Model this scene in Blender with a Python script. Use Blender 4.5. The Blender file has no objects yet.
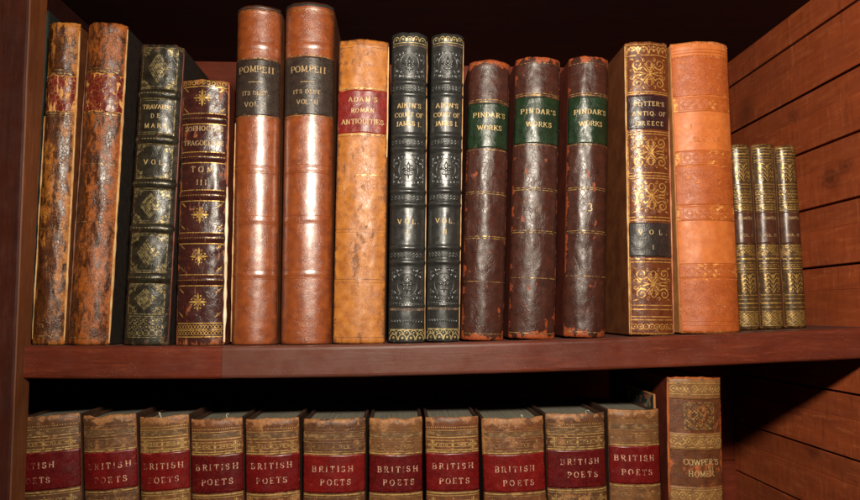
import bpy, math, random
import numpy as np
from mathutils import Vector, Matrix, noise as mnoise
random.seed(7)
S = 0.00077                      # metres per drawing unit (one unit is about 0.8 mm)
scene = bpy.context.scene
col = scene.collection
F = 660.0                        # focal length of the camera in units
PITCH, YAW = math.atan(62/660), math.atan(30/660)
ROT = (Matrix.Rotation(-YAW, 3, 'Z') @ Matrix.Rotation(math.radians(90)+PITCH, 3, 'X'))

def at(px, py, Y=660.0):         # where a sight line through the photograph meets the upright plane at depth Y
    d = ROT @ Vector(((px-430)/F, (250-py)/F, -1))
    return d*(Y/d.y)
def at_x(px, py, X):
    d = ROT @ Vector(((px-430)/F, (250-py)/F, -1))
    return d*(X/d.x)

XW = at(866, 312, 660).x       # inner face of the plank side
# ------------------------------------------------------------------ node helpers
def lin(c):
    return tuple(((v/255)/12.92 if v/255 <= .04045 else ((v/255+.055)/1.055)**2.4) for v in c)+(1,)
class NT:
    def __init__(s, name):
        s.m = bpy.data.materials.new(name); s.m.use_nodes = True
        s.t = s.m.node_tree; s.t.nodes.clear()
        s.out = s.t.nodes.new('ShaderNodeOutputMaterial')
    def n(s, typ, ins=None, **kw):
        nd = s.t.nodes.new('ShaderNode'+typ)
        for k, v in kw.items(): setattr(nd, k, v)
        for k, v in (ins or {}).items(): s.set(nd.inputs[k], v)
        return nd
    def set(s, sock, v):
        if isinstance(v, bpy.types.NodeSocket): s.t.links.new(v, sock)
        elif isinstance(v, (tuple, list)) and sock.type == 'VECTOR': sock.default_value = v[:3]
        else: sock.default_value = v
    def math(s, op, a, b=0.0, c=None, clamp=False):
        nd = s.n('Math', operation=op, use_clamp=clamp); s.set(nd.inputs[0], a); s.set(nd.inputs[1], b)
        if c is not None: s.set(nd.inputs[2], c)
        return nd.outputs[0]
    def vm(s, op, a, b):
        nd = s.n('VectorMath', operation=op); s.set(nd.inputs[0], a); s.set(nd.inputs[1], b)
        return nd.outputs[0]
    def rng(s, v, a, b, lo=0.0, hi=1.0):
        nd = s.n('MapRange', {'Value': v, 'From Min': a, 'From Max': b, 'To Min': lo, 'To Max': hi}); nd.clamp = True
        return nd.outputs[0]
    def mix(s, f, a, b):
        nd = s.n('Mix', data_type='RGBA'); s.set(nd.inputs[0], f); s.set(nd.inputs[6], a); s.set(nd.inputs[7], b)
        return nd.outputs[2]
    def noise(s, v, sc, det=5, rough=.6, dist=0.0):
        return s.n('TexNoise', {'Vector': v, 'Scale': sc, 'Detail': det, 'Roughness': rough, 'Distortion': dist}).outputs['Fac']
    def bump(s, h, strength, dist):
        return s.n('Bump', {'Height': h, 'Strength': strength, 'Distance': dist}).outputs[0]
    def bsdf(s, colr, rough, normal=None, metal=0.0, spec=.5, coat=0.0, coat_r=.2):
        b = s.n('BsdfPrincipled')
        s.set(b.inputs['Base Color'], colr); s.set(b.inputs['Roughness'], rough); s.set(b.inputs['Metallic'], metal)
        s.set(b.inputs['Specular IOR Level'], spec); s.set(b.inputs['Coat Weight'], coat); s.set(b.inputs['Coat Roughness'], coat_r)
        if normal is not None: s.set(b.inputs['Normal'], normal)
        s.t.links.new(b.outputs[0], s.out.inputs[0]); return b

def leather(name, base, base2, worn, worn2=None, th=.58, soft=.05, ws=(1, .5), edge=.12, edge_amt=.2, ends=.15,
            crack=.0, crack_sc=1.6, crack_col=None, crack_w=.08, rough=.38, worn_rough=.6, bump=.35, grain=6.0, mot=1.0, seed=0.0,
            spec=.5, coat=0.0, macro=.12):
    t = NT(name)
    base, base2, worn = lin(base), lin(base2), lin(worn); worn2 = lin(worn2) if worn2 else worn
    crack_col = lin(crack_col) if crack_col else base2
    uv = t.n('UVMap', uv_map='m').outputs[0]; un = t.n('UVMap', uv_map='n').outputs[0]
    v = t.vm('ADD', uv, (seed*3.1, seed*7.7, seed))
    c = t.mix(t.rng(t.noise(v, mot, 6), .35, .65), base, base2)
    w = t.noise(t.vm('MULTIPLY', v, (ws[0], ws[1], 1)), 1.0, 10, .68, .35)
    w = t.math('ADD', w, t.math('MULTIPLY', t.math('SUBTRACT', t.noise(t.vm('MULTIPLY', v, (.55, .16, 1)), 1.0, 3, .5), .5), macro*2))
    sp = t.n('SeparateXYZ', {0: un})
    e = t.math('MULTIPLY', t.math('ABSOLUTE', t.math('SUBTRACT', sp.outputs[0], .5)), 2.0)
    ee = t.math('MULTIPLY', t.math('ABSOLUTE', t.math('SUBTRACT', sp.outputs[1], .5)), 2.0)
    w = t.math('ADD', w, t.rng(e, 1-edge, 1.0, 0, edge_amt))
    w = t.math('ADD', w, t.rng(ee, .93, 1.0, 0, ends))
    mask = t.rng(w, th, th+soft)
    wc = t.mix(t.rng(t.noise(v, 3.3, 6, .7), .38, .62), worn, worn2)
    c = t.mix(mask, c, wc)
    h = t.math('MULTIPLY', t.noise(v, grain, 4, .65), .5)
    h = t.math('SUBTRACT', h, t.math('MULTIPLY', mask, .45))
    if crack > 0:
        dv = t.vm('ADD', v, t.vm('MULTIPLY', t.n('TexNoise', {'Vector': v, 'Scale': 2.5, 'Detail': 4.0}).outputs['Color'], (.45, .45, 0)))
        d = t.n('TexVoronoi', {'Vector': t.vm('MULTIPLY', dv, (1.25, .8, 1)), 'Scale': crack_sc, 'Randomness': 1.0}, feature='DISTANCE_TO_EDGE').outputs['Distance']
        ln = t.rng(d, 0.0, crack_w, 1, 0)
        var = t.rng(t.noise(v, .7, 4), .4, .6)
        ln = t.math('MULTIPLY', ln, t.math('ADD', t.math('MULTIPLY', var, .7), .3))
        c = t.mix(t.math('MULTIPLY', ln, crack), c, crack_col)
        h = t.math('SUBTRACT', h, t.math('MULTIPLY', ln, .9*crack))
    fine = t.noise(v, grain*1.5, 5, .75)
    c = t.mix(t.rng(fine, .5, .75, 0, .5), c, tuple(x*.45 for x in base2[:3])+(1,))
    c = t.mix(t.rng(fine, .5, .28, 0, .3), c, wc)
    pit = t.rng(t.noise(t.vm('ADD', v, (31, 7, 3)), 4.2, 6, .8), .66, .70)
    c = t.mix(t.math('MULTIPLY', pit, .6), c, tuple(x*.4 for x in base2[:3])+(1,))
    h = t.math('SUBTRACT', t.math('ADD', h, t.math('MULTIPLY', fine, .25)), t.math('MULTIPLY', pit, .3))
    # fine scuffs and lint
    sc = t.rng(t.noise(t.vm('MULTIPLY', v, (9, 1.4, 1)), 1.0, 8, .75), .66, .72)
    c = t.mix(t.math('MULTIPLY', sc, .35), c, worn)
    r = t.math('ADD', t.math('MULTIPLY', mask, worn_rough-rough), t.rng(t.noise(v, 1.7, 5), .3, .7, rough-.08, rough+.1))
    t.bsdf(c, r, t.bump(h, bump, .00036), spec=spec, coat=coat, coat_r=.27)
    return t.m

def gilt(name, gold=(214, 168, 84), under=(60, 38, 22), th=.42, soft=.12, sc=2.2, metal=.45, rough=.38, seed=0.0):
    t = NT(name)
    uv = t.n('UVMap', uv_map='m').outputs[0]
    v = t.vm('ADD', uv, (seed*2.3, seed*5.1, seed*1.3))
    w = t.noise(v, sc, 8, .72)
    k = t.rng(w, th, th+soft)
    g = t.mix(t.rng(t.noise(v, 6, 3), .3, .7), lin(gold), lin(tuple(int(x*.72) for x in gold)))
    c = t.mix(k, lin(under), g)
    t.bsdf(c, t.math('SUBTRACT', .62, t.math('MULTIPLY', k, .62-rough)), t.bump(t.noise(v, 9, 3), .25, .0004), metal=t.math('MULTIPLY', k, metal))
    return t.m

def wood(name, c1, c2, c3, axis=(1, 1, 1), sc=30.0, rough=.35, spec=.5, specks=.0, knots=False, scratch=.3, seed=0.0, bump=.2, spread=(.3, .7), end_falloff=None):
    t = NT(name)
    co = t.n('TexCoord').outputs['Object']
    v = t.vm('ADD', t.vm('MULTIPLY', co, axis), (seed, seed*1.9, seed*.7))
    nn = t.noise(v, sc, 9, .62, .8)
    c = t.mix(t.rng(nn, *spread), lin(c1), lin(c2))
    band = t.noise(v, sc*3.2, 6, .7, .3)
    c = t.mix(t.rng(band, .52, .72, 0, .75), c, lin(c3))
    iso = t.vm('ADD', co, (seed, seed, seed))
    c = t.mix(t.rng(t.noise(iso, 9, 4, .5), .45, .75, 0, .55), c, lin(tuple(x*.62 for x in c1)))
    if knots:
        d = t.n('TexVoronoi', {'Vector': t.vm('MULTIPLY', iso, (1, 1, 1.25)), 'Scale': 8.5}).outputs['Distance']
        d2 = t.math('ADD', d, t.math('MULTIPLY', t.noise(iso, 60, 5), .12))
        c = t.mix(t.rng(d2, .13, .27, .85, 0), c, lin(tuple(x*.42 for x in c1)))
        st = t.rng(t.noise(t.vm('MULTIPLY', iso, (10, 10, 1.1)), 12, 6, .7), .62, .70)
        c = t.mix(t.math('MULTIPLY', st, .3), c, lin((205, 130, 85)))
    if knots:
        rough_ = t.noise(t.vm('MULTIPLY', iso, (1, 40, 7)), 7, 8, .75)
        c = t.mix(t.rng(rough_, .52, .7, 0, .55), c, lin(tuple(x*.6 for x in c2)))
        c = t.mix(t.rng(rough_, .42, .3, 0, .3), c, lin((214, 132, 78)))
        for kx, ky, kr in ((830, 180, 9), (846, 166, 6), (792, 116, 6), (812, 452, 6)):
            kp = at_x(kx, ky, XW)
            rel = t.vm('MULTIPLY', t.vm('SUBTRACT', co, (0, (kp.y-790)*S, (kp.z-OZ)*S)), (0, .6/(kr*S), 1/(kr*S)))
            dk = t.math('ADD', t.n('VectorMath', {0: rel}, operation='LENGTH').outputs['Value'], t.math('MULTIPLY', t.math('SUBTRACT', t.noise(iso, 90, 6), .5), 1.6))
            ring = t.math('ADD', .55, t.math('MULTIPLY', t.math('SINE', t.math('MULTIPLY', dk, 8.0)), .14))
            c = t.mix(t.math('MULTIPLY', t.rng(dk, .5, 1.7, 1, 0), ring), c, lin((52, 22, 12)))
        isl = t.n('NewGeometry').outputs['Random Per Island']
        c = t.mix(t.rng(isl, 0, 1, 0, .4), c, lin(tuple(x*.7 for x in c1)))
    if end_falloff:  # greys one end of the strip: a sheen mixed into the wood colour
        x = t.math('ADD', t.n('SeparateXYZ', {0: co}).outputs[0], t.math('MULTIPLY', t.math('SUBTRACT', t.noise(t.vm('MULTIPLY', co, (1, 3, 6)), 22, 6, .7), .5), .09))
        c = t.mix(t.rng(x, end_falloff[0], end_falloff[1], .7, 0), c, lin(end_falloff[2]))
    scr = t.rng(t.noise(t.vm('MULTIPLY', iso, (1, 1, 3)), 260, 6, .75), .66, .72)
    c = t.mix(t.math('MULTIPLY', scr, scratch), c, lin((196, 150, 120)))
    if specks > 0:
        d = t.n('TexVoronoi', {'Vector': iso, 'Scale': 900.0}).outputs['Distance']
        sp = t.math('MULTIPLY', t.rng(d, .08, .2, .6, 0), t.rng(t.noise(iso, 70, 6), .45, .65))
        c = t.mix(t.math('MULTIPLY', sp, specks), c, lin((200, 180, 165)))
    r = t.rng(t.noise(iso, 45, 6, .65), .3, .7, rough-.07, rough+.16)
    t.bsdf(c, r, t.bump(t.math('ADD', nn, t.math('MULTIPLY', scr, .5)), bump, .0008), spec=spec)
    return t.m

def plain(name, c1, c2, sc=(60, 60, 60), rough=.8, th=(.35, .65), bump=.3, dots=None):
    t = NT(name)
    co = t.n('TexCoord').outputs['Object']
    nn = t.noise(t.vm('MULTIPLY', co, sc), 1.0, 8, .65)
    c = t.mix(t.rng(nn, *th), lin(c1), lin(c2))
    c = t.mix(t.rng(t.noise(co, 140, 6, .7), .55, .7, 0, .5), c, lin(tuple(x*.55 for x in c1)))
    t.bsdf(c, rough, t.bump(nn, bump, .0006))
    return t.m

def marbled(name):
    t = NT(name)
    co = t.n('TexCoord').outputs['Object']
    d = t.n('TexVoronoi', {'Vector': t.vm('ADD', co, t.vm('MULTIPLY', t.n('TexNoise', {'Vector': co, 'Scale': 90.0}).outputs['Color'], (.012, .012, .012))), 'Scale': 170.0})
    r = t.n('ValToRGB', {0: t.n('SeparateColor', {0: d.outputs['Color']}).outputs[0]})
    cr = r.color_ramp; cr.interpolation = 'CONSTANT'
    cr.elements[0].color = lin((20, 40, 38)); cr.elements[1].position = .4; cr.elements[1].color = lin((140, 66, 32))
    e = cr.elements.new(.62); e.color = lin((40, 30, 28)); e = cr.elements.new(.85); e.color = lin((120, 104, 82))
    t.bsdf(r.outputs[0], .55)
    return t.m

# ------------------------------------------------------------------ mesh helpers
class MB:
    def __init__(s): s.v, s.f, s.uv, s.un = [], [], [], []
    def vert(s, p, m=(0, 0), n=(.5, .5)):
        s.v.append((p[0]*S, p[1]*S, p[2]*S)); s.uv.append(m); s.un.append(n); return len(s.v)-1
    def box(s, x0, x1, y0, y1, z0, z1, bev=0.0, fn=None):
        # a box with chamfered upright and level edges
        b = min(bev, (x1-x0)*.4, (y1-y0)*.4, (z1-z0)*.4)
        if b <= 0:
            pts = [(x, y, z) for z in (z0, z1) for y in (y0, y1) for x in (x0, x1)]
            i = [s.vert(fn(p) if fn else p, (p[0]/10, p[2]/10), ((p[1]-y0)/(y1-y0), (p[2]-z0)/(z1-z0))) for p in pts]
            for q in ((0, 2, 3, 1), (4, 5, 7, 6), (0, 1, 5, 4), (2, 6, 7, 3), (0, 4, 6, 2), (1, 3, 7, 5)): s.f.append([i[k] for k in q])
            return
        rings = []
        for z, ins in ((z0, b), (z0+b, 0), (z1-b, 0), (z1, b)):
            a0, a1, c0, c1 = x0+ins, x1-ins, y0+ins, y1-ins
            k = b if ins == 0 else b*.6
            ring = [(a0+k, c0), (a1-k, c0), (a1, c0+k), (a1, c1-k), (a1-k, c1), (a0+k, c1), (a0, c1-k), (a0, c0+k)]
            rings.append([s.vert(fn((x, y, z)) if fn else (x, y, z), ((x+y)/10, z/10), ((y-y0)/(y1-y0), (z-z0)/(z1-z0))) for x, y in ring])
        for r0, r1 in zip(rings, rings[1:]):
            for k in range(8): s.f.append([r0[k], r0[(k+1) % 8], r1[(k+1) % 8], r1[k]])
        s.f.append(rings[0][::-1]); s.f.append(rings[-1])
    def build(s, name, mat, parent=None, smooth=False, loc=None):
        me = bpy.data.meshes.new(name); me.from_pydata(s.v, [], s.f)
        for nm, data in (('m', s.uv), ('n', s.un)):
            l = me.uv_layers.new(name=nm)
            idx = np.empty(len(me.loops), dtype=np.int32); me.loops.foreach_get('vertex_index', idx)
            l.data.foreach_set('uv', np.array(data, dtype=np.float32)[idx].ravel())
        me.materials.append(mat)
        if smooth: me.polygons.foreach_set('use_smooth', [True]*len(me.polygons))
        me.update()
        o = bpy.data.objects.new(name, me); col.objects.link(o)
        if parent: o.parent = parent
        if loc: o.location = Vector(loc)*S
        return o

def thing(name, label, cat, loc, rot=(0, 0, 0), group=None):
    o = bpy.data.objects.new(name, None); col.objects.link(o); o.empty_display_size = .02
    o.location = Vector(loc)*S; o.rotation_euler = rot; o['label'] = label; o['category'] = cat
    if group: o['group'] = group
    return o

# ------------------------------------------------------------------ letters: cap height 1, drawn as pen strokes with serifs
def arc(cx, cy, rx, ry, a0, a1, n=14):
    return [(cx+rx*math.cos(math.radians(a0+(a1-a0)*i/n)), cy+ry*math.sin(math.radians(a0+(a1-a0)*i/n))) for i in range(n+1)]
GL = {   # advance width, strokes, serif feet (x, y)
 'A': (.86, [[(.08, 0), (.42, 1)], [(.42, 1), (.78, 0)], [(.2, .34), (.65, .34)]], [(.08, 0), (.78, 0)]),
 'B': (.74, [[(.14, 0), (.14, 1)], [(.14, 1), (.4, 1)]+arc(.4, .76, .22, .24, 90, -90), [(.14, .52), (.4, .52)]+arc(.42, .26, .25, .26, 90, -90)+[(.14, 0)]], [(.14, 0), (.14, 1)]),
 'C': (.8, [arc(.45, .5, .36, .5, 42, 318, 22), [(.73, .98), (.73, .72)]], []),
 'D': (.86, [[(.14, 0), (.14, 1)], [(.14, 1), (.36, 1)]+arc(.38, .5, .4, .5, 90, -90, 18)+[(.14, 0)]], [(.14, 0), (.14, 1)]),
 'E': (.72, [[(.14, 0), (.14, 1)], [(.14, 1), (.6, 1), (.6, .82)], [(.14, .52), (.46, .52)], [(.14, 0), (.62, 0), (.62, .2)]], [(.14, 0), (.14, 1), (.46, .52, 1)]),
 'F': (.68, [[(.14, 0), (.14, 1)], [(.14, 1), (.6, 1), (.6, .82)], [(.14, .52), (.46, .52)]], [(.14, 0), (.14, 1)]),
 'G': (.86, [arc(.45, .5, .36, .5, 45, 350, 22), [(.8, .42), (.8, .05)], [(.6, .42), (.86, .42)]], []),
 'H': (.9, [[(.16, 0), (.16, 1)], [(.74, 0), (.74, 1)], [(.16, .5), (.74, .5)]], [(.16, 0), (.16, 1), (.74, 0), (.74, 1)]),
 'I': (.42, [[(.2, 0), (.2, 1)]], [(.2, 0), (.2, 1)]),
 'J': (.5, [[(.3, 1), (.3, .2)]+arc(.14, .14, .16, .16, 0, -120, 8)], [(.3, 1)]),
 'K': (.86, [[(.14, 0), (.14, 1)], [(.7, 1), (.16, .42)], [(.34, .6), (.78, 0)]], [(.14, 0), (.14, 1), (.7, 1), (.78, 0)]),
 'L': (.7, [[(.14, 0), (.14, 1)], [(.14, 0), (.62, 0), (.62, .24)]], [(.14, 0), (.14, 1)]),
 'M': (1.04, [[(.14, 0), (.16, 1)], [(.16, 1), (.5, .08)], [(.5, .08), (.86, 1)], [(.86, 1), (.88, 0)]], [(.14, 0), (.88, 0), (.13, 1), (.88, 1)]),
 'N': (.9, [[(.16, 0), (.16, 1)], [(.16, 1), (.74, 0)], [(.74, 0), (.74, 1)]], [(.16, 0), (.13, 1), (.74, 1)]),
 'O': (.9, [arc(.45, .5, .37, .5, 0, 360, 26)], []),
 'P': (.7, [[(.14, 0), (.14, 1)], [(.14, 1), (.4, 1)]+arc(.4, .74, .24, .26, 90, -90)+[(.14, .48)]], [(.14, 0), (.14, 1)]),
 'Q': (.9, [arc(.45, .5, .37, .5, 0, 360, 26), [(.45, .15), (.85, -.2)]], []),
 'R': (.82, [[(.14, 0), (.14, 1)], [(.14, 1), (.4, 1)]+arc(.4, .75, .22, .25, 90, -90)+[(.14, .5)], [(.38, .5), (.74, 0)]], [(.14, 0), (.14, 1), (.74, 0)]),
 'S': (.66, [arc(.34, .74, .22, .26, 40, 230, 12)+arc(.34, .27, .25, .27, 60, -140, 14), [(.55, .96), (.55, .74)], [(.1, .05), (.1, .28)]], []),
 'T': (.8, [[(.4, 0), (.4, 1)], [(.06, .8), (.06, 1), (.74, 1), (.74, .8)]], [(.4, 0)]),
 'U': (.88, [[(.16, 1), (.16, .3)]+arc(.44, .3, .28, .3, 180, 360, 14)+[(.72, 1)]], [(.16, 1), (.72, 1)]),
 'V': (.84, [[(.06, 1), (.42, 0)], [(.42, 0), (.76, 1)]], [(.06, 1), (.76, 1)]),
 'W': (1.16, [[(.06, 1), (.34, 0)], [(.34, 0), (.58, .95)], [(.58, .95), (.84, 0)], [(.84, 0), (1.1, 1)]], [(.06, 1), (1.1, 1)]),
 'X': (.86, [[(.08, 1), (.78, 0)], [(.74, 1), (.1, 0)]], [(.08, 1), (.78, 0), (.74, 1), (.1, 0)]),
 'Y': (.82, [[(.06, 1), (.4, .45), (.4, 0)], [(.4, .45), (.74, 1)]], [(.06, 1), (.74, 1), (.4, 0)]),
 '1': (.5, [[(.12, .84), (.26, 1), (.26, 0)]], [(.26, 0)]),
 '2': (.64, [arc(.31, .72, .23, .28, 165, -40, 14)+[(.1, .02)], [(.08, .03), (.58, .03), (.58, .2)]], []),
 '3': (.64, [arc(.3, .76, .21, .24, 150, -80, 14)+arc(.3, .26, .25, .27, 80, -150, 16)], []),
 '6': (.64, [arc(.48, .5, .4, .52, 75, 180, 10)+arc(.32, .28, .24, .28, 180, 540, 20)], []),
 "'": (.26, [[(.14, 1.0), (.1, .74)]], []), '.': (.3, [[(.12, .0), (.12, .14)]], []), ' ': (.5, [], []), '-': (.5, [[(.08, .45), (.42, .45)]], []),
}
def text(s, cx, cz, h, span=None, track=.08, bold=1.0, jit=.06):
    adv = [GL[c][0]+track for c in s]; nat = sum(adv)*h
    xs = span/nat if span else 1.0
    x = cx-nat*xs/2; out = []
    for c, a in zip(s, adv):
        w, st, sf = GL[c]; jx, jz = random.uniform(-jit, jit)*h, random.uniform(-jit, jit)*h
        q = min(1.02, max(.8, xs)); ox = x+(a*h*xs-w*h*q)/2
        f = lambda p: (ox+p[0]*h*q+jx, cz-h/2+p[1]*h+jz)
        for pl in st:
            pts = [f(p) for p in pl]; ws = []
            for i in range(len(pts)):
                p0, p1 = pts[max(0, i-1)], pts[min(len(pts)-1, i+1)]
                d = math.hypot(p1[0]-p0[0], p1[1]-p0[1]) or 1
                ws.append(h*bold*(.10+.09*(abs(p1[1]-p0[1])/d)**2))
            out.append((pts, ws))
        for p in sf:
            if len(p) == 3: out.append(([f((p[0], p[1]-.1)), f((p[0], p[1]+.1))], h*.07*bold))
            else: out.append(([f((p[0]-.15, p[1])), f((p[0]+.15, p[1])), ], h*.085*bold))
        x += a*h*xs
    return out

# ------------------------------------------------------------------ ornaments: lists of (points, width)
def spiral(cx, cz, r, a0, turns, sgn=1, n=26, w=1.0, tail=None):
    pts, ws = [], []
    for i in range(n+1):
        k = i/n; rr = r*(1-.82*k); a = math.radians(a0)+sgn*turns*2*math.pi*k
        pts.append((cx+rr*math.cos(a), cz+rr*math.sin(a))); ws.append(w*(1-.45*k))
    if tail: pts = [tail]+pts; ws = [w*.7]+ws
    return (pts, ws)
def disc(cx, cz, r):
    n = 6
    return ([(cx-r+2*r*i/n, cz) for i in range(n+1)], [max(.15*r, 2*math.sqrt(max(0, r*r-(-r+2*r*i/n)**2))) for i in range(n+1)])
def petal(cx, cz, a, r0, r1, w):
    a = math.radians(a); n = 7
    return ([(cx+(r0+(r1-r0)*i/n)*math.cos(a), cz+(r0+(r1-r0)*i/n)*math.sin(a)) for i in range(n+1)], [max(.12, w*math.sin(math.pi*(i/n)**.75)) for i in range(n+1)])
def hl(x, z, w): return ([(-x, z), (x, z)], w)
def rect(x0, x1, z0, z1, w): return ([(x0, z0), (x1, z0), (x1, z1), (x0, z1), (x0, z0)], w)
def dots(x, z, n, r): return [disc(-x+2*x*(i+.5)/n, z, r) for i in range(n)]
def dashes(x, z, n, w, duty=.6): return [([(-x+2*x*(i)/n, z), (-x+2*x*(i+duty)/n, z)], w) for i in range(n)]
def zigzag(x, z, h, n, w): return [([(-x+2*x*i/(2*n), z+(h/2 if i % 2 else -h/2)) for i in range(2*n+1)], w)]
def rings(x, z, n, r, w): return [(arc(-x+2*x*(i+.5)/n, z, r, r, 0, 360, 12), w) for i in range(n)]
def chain(x, z, h, n, w):
    a = [(-x+2*x*i/40, z+h/2*math.sin(i/40*n*math.pi)) for i in range(41)]
    return [(a, w), ([(p[0], 2*z-p[1]) for p in a], w)]
def scallop(x, z, r, n, w, up=True):
    o = []
    for i in range(n):
        c = -x+2*x*(i+.5)/n
        o.append((arc(c, z, x/n*.92, r, 0, 180 if up else -180, 10), w)); o.append(disc(c, z+(r*.4 if up else -r*.4), r*.2))
    return o
def star(cx, cz, r):
    o = [petal(cx, cz, a, 1, r, r*.26) for a in (0, 90, 180, 270)]
    o += [petal(cx, cz, a, .8, r*.62, r*.16) for a in (45, 135, 225, 315)]
    for a in (0, 90, 180, 270):
        for s in (-1, 1):
            b = math.radians(a+s*24); o.append(disc(cx+r*.72*math.cos(b), cz+r*.72*math.sin(b), r*.09))
    return o+[disc(cx, cz, r*.12)]
def lozenge(cx, cz, rx, rz, w=.9):
    o = []
    for k in (1.0, .86): o.append(([(cx+rx*k, cz), (cx, cz+rz*k), (cx-rx*k, cz), (cx, cz-rz*k), (cx+rx*k, cz)], w*.8))
    for i in range(-3, 4):
        for j in range(-3, 4):
            u, v = (i+j)/8, (i-j)/8
            o.append((arc(cx+u*rx, cz+v*rz, rx*.1, rz*.1, 0, 300, 8), w*.7))
    return o+star(cx, cz, rx*.45)
def corner(cx, cz, sx, sz, q, w=.8):
    m = lambda pl: ([(cx+sx*p[0], cz+sz*p[1]) for p in pl[0]], pl[1])
    o = [m(spiral(q*.34, q*.36, q*.3, 200, 1.3, 1, 18, w)), m(spiral(q*.85, q*.2, q*.2, 180, 1.1, -1, 14, w*.8)), m(spiral(q*.2, q*.9, q*.2, 270, 1.1, 1, 14, w*.8)),
         m(([(0, q*1.3), (0, 0), (q*1.3, 0)], w*.8)), m(petal(q*.45, q*.45, 45, 0, q*.65, q*.22))]
    o += [m(disc(q*.75, q*.55, q*.09)), m(disc(q*.5, q*.8, q*.09)), m(petal(q*.6, q*.1, 20, 0, q*.6, q*.16)), m(petal(q*.1, q*.6, 70, 0, q*.6, q*.16))]
    return o
def corners(x, z0, z1, q, w=.8):
    return corner(-x, z0, 1, 1, q, w)+corner(x, z0, -1, 1, q, w)+corner(-x, z1, 1, -1, q, w)+corner(x, z1, -1, -1, q, w)
def arabesque(cx, cz, hx, hz, w=1.5):
    o = []
    for sx in (-1, 1):
        for sz in (-1, 1):
            m = lambda pl: ([(cx+sx*p[0], cz+sz*p[1]) for p in pl[0]], pl[1])
            q = min(hx, hz)
            o.append(m(spiral(hx*.58, hz*.6, q*.34, -150, 1.45, 1, 30, w, tail=(-hx*.2, -hz*.24))))
            o.append(m(([(0, hz*.2), (hx*.2, hz*.46), (hx*.1, hz*.74), (0, hz*.8)], [w*.6, w*.9, w*.6, w*.3])))
            o.append(m(([(hx*.16, 0), (hx*.5, hz*.1), (hx*.78, hz*.05)], [w*.6, w*.9, w*.3])))
            o.append(m(spiral(hx*.86, hz*.2, q*.15, 200, 1.0, -1, 12, w*.65, tail=(hx*.5, hz*.08)))); o.append(m(spiral(hx*.2, hz*.55, q*.14, 240, 1.0, -1, 12, w*.6, tail=(0, hz*.36)))); o.append(m(petal(hx*.74, hz*.9, 20, 0, hx*.24, w)))
            o.append(m(spiral(hx*.26, hz*.84, q*.12, 90, .9, -1, 12, w*.6)))
            o.append(m(petal(hx*.6, hz*.2, 60, 0, hz*.3, w*.9))); o.append(m(disc(hx*.93, hz*.25, w*.35))); o.append(m(disc(hx*.3, hz*.2, w*.35)))
    return o+star(cx, cz, min(hx, hz)*.24)
def palmette(cx, cz, r, w=1.2):
    o = [petal(cx, cz, 90, 0, r*1.1, r*.5), petal(cx, cz, 270, 0, r*1.2, r*.3)]
    for q in (-1, 1):
        o.append(spiral(cx+q*r*.36, cz+r*.3, r*.36, 200 if q > 0 else -20, 1.0, -q, 14, w))
        o.append(spiral(cx+q*r*.32, cz-r*.4, r*.3, 160 if q > 0 else 20, 1.0, q, 14, w*.9))
        o.append(petal(cx, cz-r*.1, 90-q*75, r*.2, r*.95, r*.28))
    return o+[disc(cx, cz-r*.05, r*.24)]
def foliage(cx, cz, hx, hz, w=.7):
    o = [([(cx, cz-hz), (cx, cz+hz)], w*.7)]
    for k in range(4):
        z = cz-hz*.85+k*hz*.48
        for s in (-1, 1):
            o.append(spiral(cx+s*hx*.5, z+hz*.16, hx*.36, 180 if s > 0 else 0, 1.15, -s, 14, w, tail=(cx, z-hz*.06)))
            o.append(petal(cx+s*hx*.55, z+hz*.2, 90-s*40, 0, hx*.45, w*1.5))
    return o+[petal(cx, cz+hz*.55, 90, 0, hz*.45, hx*.4)]
def lattice(x, z0, z1, n, w):
    o = []; q = 2*x/n; m = max(1, round((z1-z0)/q)); h = (z1-z0)/m
    for i in range(n):
        for j in range(m):
            cx, cz = -x+q*(i+.5), z0+h*(j+.5)
            o.append((arc(cx, cz, q*.44, h*.44, 0, 360, 10), w)); o.append(disc(cx, cz, q*.15))
    return o
def speckle(x, z0, z1, n, r, seed):
    rr = random.Random(seed); o = []
    for _ in range(n):
        cx, cz = rr.uniform(-x, x), rr.uniform(z0, z1)
        o.append(([(cx, cz), (cx+rr.uniform(-2, 2)*r, cz+rr.uniform(-2, 2)*r)], r*rr.uniform(.5, 1.2)))
    return o

# ------------------------------------------------------------------ the book
SHELF_PTS = [(28, 346), (120, 346.2), (228, 346), (330, 345.3), (430, 343.3), (500, 341.8), (560, 340), (640, 337), (740, 333), (860, 328)]
_sx = [at(px, py, 650) for px, py in SHELF_PTS]
SHELF_FIT = np.polyfit([p.x for p in _sx], [p.z for p in _sx], 3)
def shelf_z(X): return float(np.polyval(SHELF_FIT, max(-440, min(520, X))))
LOWER_Z = -352.0

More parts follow.
